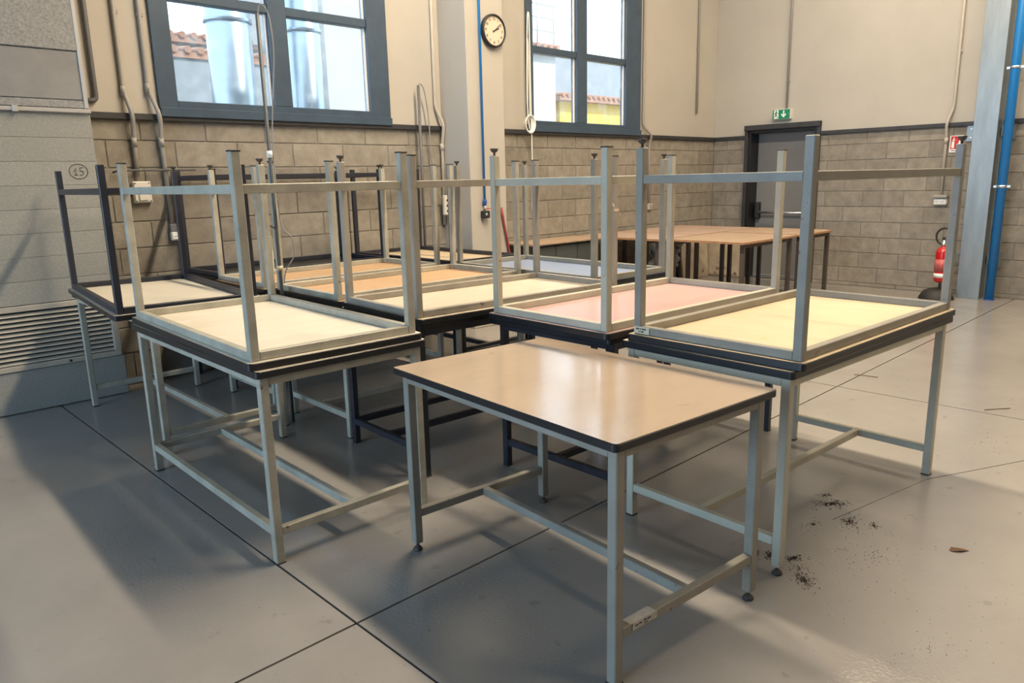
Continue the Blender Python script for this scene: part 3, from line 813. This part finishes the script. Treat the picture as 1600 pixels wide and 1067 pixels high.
table('upturned black-framed table with cream underside beside the grey enclosure', 1.637, 4.935, -5.8, 'y', 'dark', 'u_yellow', 'u_white', True, Z1, feet='B', nocap='FRL', bars=('ends','-x'))
table('upright cream-legged table under the second orange underside, one row from the window wall', 2.905, 4.922, -0.8, 'x', 'cream', 'u_cream', 'u_cream', W=0.78, sw=0.70, bars=('ends','mid'))
table('upturned cream-framed table with orange underside, one row from the window wall', 2.905, 4.922, -0.8, 'x', 'cream', 'u_orange', 'u_orange', True, Z1, W=0.78, sw=0.70, feet='LB', bars=('ends','+y'))
table('upright black-legged table against the window wall, beneath the upturned black frame', 2.96, 5.703, 0.0, 'x', 'dark', 'u_cream', 'u_cream', W=0.74, sw=0.66, bars=('ends','mid'))
table('upturned black-framed table with black underside against the window wall', 2.96, 5.703, 0.0, 'x', 'dark', 'band', 'band', True, Z1, W=0.74, sw=0.66, feet='BR', bars=('ends','-y','+y'), barz=0.055)
table('upright black-legged table under the upturned grey frame with bluish underside', 4.07, 3.73, -3.0, 'y', 'dark', 'u_cream', 'u_cream', W=0.76, sw=0.70, L=1.47, bars=('ends','mid'))
table('upturned pale grey-framed table with bluish underside', 4.07, 3.73, -3.0, 'y', 'grey', 'u_blue', 'u_blue', True, Z1, W=0.76, sw=0.70, L=1.47, feet='FLRB', bars=('ends','-x'))
table('upright black-legged table near the clock column', 4.145, 5.27, -1.0, 'y', 'dark', 'u_cream', 'u_cream', bars=('ends','mid'))
table('upturned black-framed table with yellowish underside near the clock column', 4.145, 5.27, -1.0, 'y', 'dark', 'u_yellow', 'u_yellow', True, Z1, nocap='FLRB', bars=('ends','mid'))

# peeling sticker on the free table's stretcher and label plate on the grey frame (parts of their tables)
bm = bmesh.new()
random.seed(3)
cbox(bm, (-0.055,-0.0165,0.0), (0.06,0.0165,0.0012)); cbox(bm, (-0.045,-0.0178,-0.024), (0.066,-0.0165,0.0008))
stk = link('peeling_sticker', fin('peeling_sticker', bm, 'paper'), T0, (-0.555, -0.245*-1, 0.1830), (0,0,-PI/2))
for k, (q0, q1, q2, q3) in enumerate(((-0.034,-0.022,-0.014,-0.009),(-0.018,-0.004,-0.013,-0.008),(0.004,0.016,-0.011,-0.006),(0.020,0.036,-0.012,-0.007),(0.006,0.024,-0.020,-0.017))):
    box('print_mark', (q0,-0.0183,q2), (q1,-0.0178,q3), 'ink', stk)
stk['label'] = 'torn white paper sticker on the stretcher'
# ------------------------------------------------------------------ brown tables along the back
def brown_table(label, x0, x1, y0, y1, z, m, legs, seed, rag=0.012, cut=0.0, t=0.022):
    r = random.Random(seed)
    t0 = tag(empty('assembly_table', ((x0+x1)/2, (y0+y1)/2, 0)), label, 'table')
    hx, hy = (x1-x0)/2, (y1-y0)/2
    P = []
    def seg(a, b, n):
        for k in range(n):
            u = k/n; P.append((a[0]+(b[0]-a[0])*u + r.uniform(-rag,rag)*0.4, a[1]+(b[1]-a[1])*u + r.uniform(-rag,rag)*0.4))
    c = cut
    seg((-hx,-hy),(hx-c,-hy),7)
    if c: seg((hx-c,-hy),(hx,-hy+c*1.2),3)
    seg((hx,-hy+c*1.2),(hx,hy),6); seg((hx,hy),(-hx,hy),7); seg((-hx,hy),(-hx,-hy),6)
    bm = bmesh.new(); n = len(P)
    lo = [bm.verts.new((a,b,z-t)) for a,b in P]; hi = [bm.verts.new((a,b,z)) for a,b in P]
    bm.faces.new(hi).material_index = 0; bm.faces.new(list(reversed(lo))).material_index = 1
    for i in range(n): bm.faces.new((lo[i],lo[(i+1)%n],hi[(i+1)%n],hi[i])).material_index = 1
    link('tabletop', fin('tabletop', bm, [m, 'raw_edge']), t0)
    for (lx, ly) in legs:
        box('leg', (lx*(hx-0.08)-0.022, ly*(hy-0.06)-0.022, 0.0), (lx*(hx-0.08)+0.022, ly*(hy-0.06)+0.022, z-t-0.001), 'leg_brown', t0, ch=0.003)
    for s in (-1,1):
        box('rail', (-hx+0.105, s*(hy-0.06)-0.015, z-t-0.045), (hx-0.105, s*(hy-0.06)+0.015, z-t-0.002), 'leg_brown', t0)
    return t0
ALL = [(-1,-1),(1,-1),(-1,1),(1,1)]
brown_table('tan-topped assembly table with ragged edge and chamfered corner, beside the bluish-underside stack', 7.06, 8.28, 3.83, 4.80, 0.81, 'brown', ALL, 1, cut=0.05)
brown_table('tan-topped assembly table with a rounded corner nearest the exit door', 8.30, 9.22, 3.80, 4.80, 0.812, 'brown', ALL, 2, cut=0.10)
brown_table('pink-brown topped assembly table against the window wall, nearer the clock column', 6.98, 7.76, 4.83, 6.03, 0.81, 'brown2', ALL, 3)
brown_table('pink-brown topped assembly table against the window wall, nearer the room corner', 7.78, 9.22, 4.83, 6.03, 0.811, 'brown2', ALL, 4)
cb = tag(empty('low_cabinet', (6.36, 5.86, 0)), 'low dark grey cabinet with worn brown top beside pink-brown tables', 'cabinet')
box('body', (-0.56,-0.19,0.0), (0.56,0.20,0.785), 'cabinet', cb, ch=0.004)
for k in range(3): box('door', (-0.55+0.37*k,-0.208,0.05), (-0.19+0.37*k,-0.191,0.76), 'cabinet', cb, ch=0.003)
box('top', (-0.60,-0.25,0.786), (0.60,0.215,0.81), ['brown'], cb, ch=0.004)
random.seed(11)
lbd = tag(box('leaning_sheet', (-0.36,-0.006,0), (0.36,0.006,0.70), 'sheet', loc=(9.62, 6.0, 0.004), rot=(-0.07,0,0)), 'stained beige sheet leaning against the wall in the room corner', 'board')
lb2 = tag(box('leaning_sheet', (-0.30,-0.006,0), (0.30,0.006,0.62), 'sheet', loc=(10.06, 5.80, 0.004), rot=(-0.06,0,-PI/2)), 'stained beige sheet leaning beside the black door frame', 'board')
# crumpled plastic hanging under the tan table edge
bm = bmesh.new()
nu, nv = 12, 10
G = [[None]*nv for _ in range(nu)]
for i in range(nu):
    for j in range(nv):
        u, v = i/(nu-1), j/(nv-1)
        G[i][j] = bm.verts.new(((u-0.5)*0.5*(1-0.3*v)+random.uniform(-.02,.02), random.uniform(-.05,.05)+0.03*math.sin(9*u), -v*0.46*(0.75+0.35*math.sin(5*u+1))+random.uniform(-.01,.01)))
for i in range(nu-1):
    for j in range(nv-1): bm.faces.new((G[i][j],G[i+1][j],G[i+1][j+1],G[i][j+1]))
me = fin('plastic_sheet', bm, 'tarp')
ps = tag(link('plastic_sheet', me, None, (7.38, 5.0, 0.735), (0,0,-0.3)), 'crumpled grey plastic hanging under the edge of the pink-brown tables', 'plastic sheet')
sd = ps.modifiers.new('thickness', 'SOLIDIFY'); sd.thickness = 0.004

# ------------------------------------------------------------------ service poles and hanging cables
def cable(parent, pts, r, m, name='cable', n=6):
    P = [Vector(p) for p in pts]; out = []
    for i in range(len(P)-1):
        p0 = P[max(i-1,0)]; p1 = P[i]; p2 = P[i+1]; p3 = P[min(i+2,len(P)-1)]
        for k in range(n):
            t = k/n
            out.append(0.5*((2*p1)+(-p0+p2)*t+(2*p0-5*p1+4*p2-p3)*t*t+(-p0+3*p1-3*p2+p3)*t**3))
    out.append(P[-1])
    bm = bmesh.new(); tube(bm, out, r, 7)
    return link(name, fin(name, bm, m), parent)
sp = tag(empty('service_pole', (2.155, 4.29, 0)), 'tall grey service pole with cable loop and power strip between the table stacks', 'service pole')
bm = bmesh.new(); tube(bm, [(0,0,0.0),(0,0,2.47)], 0.011, 10); link('pole', fin('pole', bm, 'pole_grey'), sp)
cable(sp, [(0,0,2.45),(0.02,-0.01,2.52),(0.055,-0.03,2.46),(0.065,-0.035,2.25),(0.035,-0.02,1.95),(0.018,-0.012,1.7),(0.02,-0.012,1.4),(0.03,-0.02,1.25),(0.07,-0.05,1.18),(0.08,-0.055,1.08),(0.03,-0.02,0.98),(0.016,-0.012,0.9)], 0.004, 'conduit')
bm = bmesh.new(); tube(bm, [(0,0,1.66),(0,0,1.70)], 0.018, 10); link('white_clip', fin('white_clip', bm, 'white'), sp)
bm = bmesh.new(); tube(bm, [(0,0,0.98),(0,0,1.01)], 0.0185, 10); link('tape_label', fin('tape_label', bm, 'plate'), sp)
ps1 = box('power_strip', (-0.105,-0.05,0.98), (-0.055,-0.015,1.20), 'plastic_w', sp, ch=0.006)
for k in range(4):
    bm = bmesh.new(); lathe(bm, [(0,0.0015),(0.013,0.0015),(0.013,0)], 12); link('outlet', fin('outlet', bm, 'ink'), ps1, (-0.08,-0.05,1.015+0.048*k), ON_BACK)
cable(sp, [(-0.08,-0.03,1.20),(-0.06,-0.02,1.26),(-0.012,-0.008,1.24)], 0.005, 'conduit_dk')
sp2 = tag(empty('service_pole', (4.61, 6.0, 0)), 'dark service pole with looped cable against the wall beside the column', 'service pole')
bm = bmesh.new(); tube(bm, [(-0.01,0,0.0),(0.0,0,2.41)], 0.014, 10); link('pole', fin('pole', bm, 'conduit_dk'), sp2)
cable(sp2, [(0,0,2.38),(0.02,0.0,2.43),(0.08,0.01,2.36),(0.125,0.02,2.1),(0.145,0.03,1.75),(0.20,0.03,1.5),(0.22,0.03,1.36),(0.29,0.03,1.33)], 0.006, 'conduit')
ps2 = box('power_strip', (0.26,-0.01,1.16), (0.33,0.03,1.36), 'plastic_w', sp2, ch=0.006)
for k in range(3):
    bm = bmesh.new(); lathe(bm, [(0,0.0015),(0.012,0.0015),(0.012,0)], 12); link('outlet', fin('outlet', bm, 'ink'), ps2, (0.295,-0.01,1.20+0.055*k), ON_BACK)
hc = tag(empty('hanging_cable', (6.13, 5.99, 2.1)), 'coiled white cable hanging beside the window frame', 'cable')
cable(hc, [(0.0,0,-0.05),(-0.03,0,0.25),(-0.02,0,0.8),(-0.005,0,1.12),(0.015,0,1.15),(0.02,0,1.0),(0.025,0,0.5),(0.03,0,0.0),(0.035,0,-0.5),(0.05,0.03,-0.95)], 0.007, 'white')
cable(hc, [(-0.02,0.01,0.0),(-0.012,0.01,0.5),(0.0,0.01,0.9),(0.012,0.01,0.6),(0.02,0.01,0.05)], 0.007, 'plastic_w')
bm = bmesh.new()
for k in range(4):
    tube(bm, [(0.075*math.cos(t*2*PI/28)*(1-0.08*k), -0.012+0.011*k, 0.095*math.sin(t*2*PI/28)*(1-0.06*k)) for t in range(28)], 0.008, 6, closed=True)
link('coil', fin('coil', bm, 'white'), hc, (-0.005,-0.01,0.0))

# ------------------------------------------------------------------ floor litter
def litter(name, centers, m, label):
    r = random.Random(5); bm = bmesh.new()
    for (x, y, rad, n, big, ang) in centers:
        for k in range(n):
            d = abs(r.gauss(0,1))*rad*0.55; a = r.uniform(0,2*PI)
            px = d*math.cos(a)*1.0; py = d*math.sin(a)*0.5
            X = x+px*math.cos(ang)-py*math.sin(ang); Y = y+px*math.sin(ang)+py*math.cos(ang)
            s = r.uniform(0.0012, big); hgt = r.uniform(0.0006, 0.0025)
            v = [bm.verts.new((X+s*math.cos(q)*r.uniform(.6,1.4), Y+s*math.sin(q)*r.uniform(.6,1.4), 0.0005)) for q in (0.3,2.3,4.4)]
            tpv = bm.verts.new((X, Y, hgt+0.0008))
            for i in range(3): bm.faces.new((v[i], v[(i+1)%3], tpv))
    o = link(name, fin(name, bm, m)); o['kind'] = 'stuff'
    return tag(o, label, 'dirt')
litter('dirt_crumbs', [(3.26,1.27,0.10,260,0.006,-0.6),(3.33,1.33,0.07,70,0.004,-0.6),(3.13,1.14,0.09,150,0.005,0.3),(3.16,1.05,0.05,60,0.004,0.2),(2.53,1.07,0.085,320,0.0035,0.9),(2.60,1.12,0.1,60,0.003,0.9),
                        (2.66,1.17,0.05,180,0.004,-0.4),(2.62,1.25,0.05,160,0.006,0.2),(3.0,1.24,0.05,60,0.004,0),(2.9,0.95,0.5,90,0.003,0),(2.4,0.6,0.8,120,0.0025,0),(1.5,1.9,0.9,60,0.0025,0),(4.6,1.0,0.7,60,0.004,0)],
       'dirt', 'dark brown dirt crumbs scattered on the floor beside the table feet')
bm = bmesh.new()
L_ = [(-0.03,0,0.001),(-0.01,0.02,0.006),(0.03,0.008,0.003),(0.05,-0.01,0.001),(0.01,-0.018,0.007),(-0.018,-0.012,0.003)]
vv = [bm.verts.new(p) for p in L_]; ctr = bm.verts.new((0.004,0.0,0.011))
for i in range(6): bm.faces.new((vv[i], vv[(i+1)%6], ctr))
lm_ = fin('dry_leaf', bm, 'leaf')
tag(link('dry_leaf', lm_, None, (3.16,0.73,0.0005), (0,0,-0.7)), 'dry brown leaf lying alone on the open floor', 'leaf')
tag(link('dry_leaf', lm_, None, (2.59,1.30,0.0005), (0,0,0.6)), 'dry brown leaf beside the adjustable foot of the cream table', 'leaf')
for (a, b, lbl) in (((5.26,1.15),(5.40,1.04),'thin brown twig lying alone on the open floor'), ((5.60,2.09),(5.63,1.93),'thin brown twig lying by the long floor joint beyond the tables')):
    bm = bmesh.new(); tube(bm, [(a[0],a[1],0.004),((a[0]+b[0])/2+0.004,(a[1]+b[1])/2,0.005),(b[0],b[1],0.004)], 0.0025, 5)
    tag(link('twig', fin('twig', bm, 'leaf')), lbl, 'twig')
bm = bmesh.new()
tube(bm, [(3.85,1.05,0.0),(4.1,0.93,0.0),(4.45,0.765,0.0),(4.9,0.55,0.0)], 0.0018, 4)
tube(bm, [(3.85,1.05,0.0),(3.5,1.12,0.0),(3.1,1.2,0.0)], 0.0012, 4)
struct(link('floor_crack_line', fin('floor_crack', bm, 'joint')))  # thin dark lines tracing a crack in the floor, not a trim
# wood chips caught in the table frames
bm = bmesh.new(); lathe(bm, [(0,0.010),(0.006,0.008),(0.009,0.003),(0.007,0),(0,0)], 7, smooth=False)
tag(link('tape_scrap', fin('tape_scrap', bm, 'plate'), None, (2.62, 2.02, 0.8427)), 'small crumb of yellow tape on the pink underside', 'scrap')

# ------------------------------------------------------------------ outside the windows
struct(box('ground_outside', (-20, YW+0.3, -0.3), (60, 60, -0.05), 'ground'))
def flue(label, x, y, r, seed):
    t = tag(empty('steel_flue', (x, y, -0.05)), label, 'flue', None)
    bm = bmesh.new(); lathe(bm, [(r,0),(r,9.0),(0,9.0)], 40); link('shaft', fin('shaft', bm, 'silo'), t)
    for z in (2.55, 3.66, 5.0):
        bm = bmesh.new(); lathe(bm, [(r,-0.03),(r+0.022,-0.022),(r+0.012,0.0),(r+0.022,0.022),(r,0.03)], 40); link('ring_flange', fin('ring_flange', bm, 'silo'), t, (0,0,z))
    return t
flue('thick stainless steel flue with ring flanges outside the window', 4.60, 10.0, 0.285, 1)
flue('slimmer stainless steel flue outside the window beside the thick one', 5.68, 10.0, 0.24, 2)
def building(name, label, lo, hi, m, roofm=None, over=0.25, windows=()):
    t = tag(empty(name, ((lo[0]+hi[0])/2, lo[1], lo[2])), label, 'building')
    ox, oy, oz = (lo[0]+hi[0])/2, lo[1], lo[2]
    box('walls', (lo[0]-ox, 0, 0), (hi[0]-ox, hi[1]-oy, hi[2]-oz), m, t)
    if roofm:
        w = (hi[0]-lo[0])
        bm = bmesh.new()
        cbox(bm, (lo[0]-ox-over, -over, hi[2]-oz), (hi[0]-ox+over, hi[1]-oy+over, hi[2]-oz+0.10))
        link('roof', fin('roof', bm, roofm), t)
        n = int((w+2*over)/0.22)
        bm = bmesh.new(); tube(bm, [(0,-over-0.04,0),(0,0.5,0.06)], 0.06, 8); tm = fin('roof_tile', bm, roofm)
        for k in range(min(n, 60)):
            link('roof_tile', tm, t, (lo[0]-ox-over+0.11+0.22*k, 0, hi[2]-oz+0.13))
    for (x0, x1, z0, z1) in windows:
        box('window_pane', (x0-ox, -0.03, z0-oz), (x1-ox, -0.005, z1-oz), 'ext_glass', t)
    return t
building('neighbour_house', 'pale building with tiled roof behind the steel flues', (2.5, 15, -0.05), (7.2, 20, 4.15), 'facade_w', 'roof')
building('boundary_wall', 'grey rendered wall in front of the pale tiled building', (1.5, 13.2, -0.05), (7.0, 13.5, 3.62), 'facade_g', 'roof', 0.04)
building('plant_room', 'tall pale plant room standing beside the steel flues', (7.6, 12.6, -0.05), (9.6, 16, 7.5), 'facade_w')
building('yellow_house', 'yellow rendered house with tiled eaves outside the window', (15.5, 14, -0.05), (24.0, 20, 3.55), 'facade_y', 'roof')
building('grey_hall', 'plain grey hall rising behind the yellow house', (20.2, 21, -0.05), (34.0, 27, 6.4), 'facade_g')
building('office_block', 'distant pale block with rows of narrow windows', (22.5, 30, -0.05), (34.5, 34, 8.2), 'facade_w',
         windows=[(32.0+0.55*k, 32.3+0.55*k, 4.6+1.2*j, 5.5+1.2*j) for k in range(4) for j in range(3)])
wh = building('white_house', 'white house with projecting eaves and roof railing outside the window', (11.0, 12.5, -0.05), (13.7, 16, 4.35), 'facade_w', 'roof', 0.18)
rl = tag(empty('roof_railing', (13.2, 12.5, 4.6)), 'thin metal railing on the flat roof edge of the white house', 'railing')
for k in range(3):
    bm = bmesh.new(); tube(bm, [(-1.4,0,0.25+0.28*k),(0.55,0,0.25+0.28*k)], 0.015, 6); link('bar', fin('bar', bm, 'rail_m'), rl)
for k in range(4):
    bm = bmesh.new(); tube(bm, [(-1.2+0.55*k,0,-0.12),(-1.2+0.55*k,0,0.9)], 0.015, 6); link('post', fin('post', bm, 'rail_m'), rl)

# label plate on the grey upturned frame
pm = bmesh.new(); cbox(pm, (-0.040,-0.0012,-0.015), (0.040,0.0,0.015), 0.0004)
bl = link('label_plate', fin('label_plate', pm, 'plate'), B2, (0,0,0))
bl.parent = B2
bpy.context.view_layer.update()
# placed on the -x end rail next to the upturned leg
inv = B2.matrix_world.inverted()
Rw = Matrix.Rotation(math.radians(-2.5), 4, 'Z')
ctr = Vector((3.246, 1.464, 0)) + (Rw @ Vector((-0.71-0.0175-0.0014, 0.335, 0))) + Vector((0,0,0.8605))
Mw = Matrix.Translation(ctr) @ Rw @ Matrix.Rotation(-PI/2, 4, 'Z')
bl.matrix_local = inv @ Mw
bl['label'] = 'small cream plate with two lines of worn print'
for k, (w0, w1, zz_) in enumerate(((-0.028,-0.012,0.005),(-0.008,-0.002,0.005),(0.002,0.024,0.005),(-0.014,-0.008,-0.006),(-0.004,0.012,-0.006))):
    pb = box('print_mark', (w0,-0.0018,zz_-0.003), (w1,-0.0011,zz_+0.003), 'ink', bl)

# scraps of tape stuck round the near right leg of the taupe upturned table
bpy.context.view_layer.update()
bm = bmesh.new()
rr_ = random.Random(4)
def strip(pts, w):
    prev = None
    for p in pts:
        a = bm.verts.new((p[0], p[1], p[2]-w)); b = bm.verts.new((p[0], p[1], p[2]+w))
        if prev: bm.faces.new((prev[0], a, b, prev[1]))
        prev = (a, b)
strip([(-0.045,-0.030,0.030),(-0.036,-0.036,0.018),(-0.026,-0.028,0.012),(-0.019,-0.0205,-0.006),(0.000,-0.022,-0.010),(0.016,-0.021,-0.004),(0.021,-0.022,-0.022),(0.022,-0.026,-0.036)], 0.008)
tp_ = link('tape_scrap', fin('tape_scrap', bm, 'plate'), D2)
legw = None
for ch_ in D2.children:
    if ch_.name.startswith('leg'):
        w_ = ch_.matrix_world.translation
        if legw is None or (w_.x - w_.y) > (legw.x - legw.y): legw = w_.copy()
tp_.matrix_local = D2.matrix_world.inverted() @ Matrix.Translation((legw.x, legw.y, 1.315)) @ Matrix.Rotation(math.radians(-4.0), 4, 'Z')
tp_['label'] = 'scrap of yellowed tape'
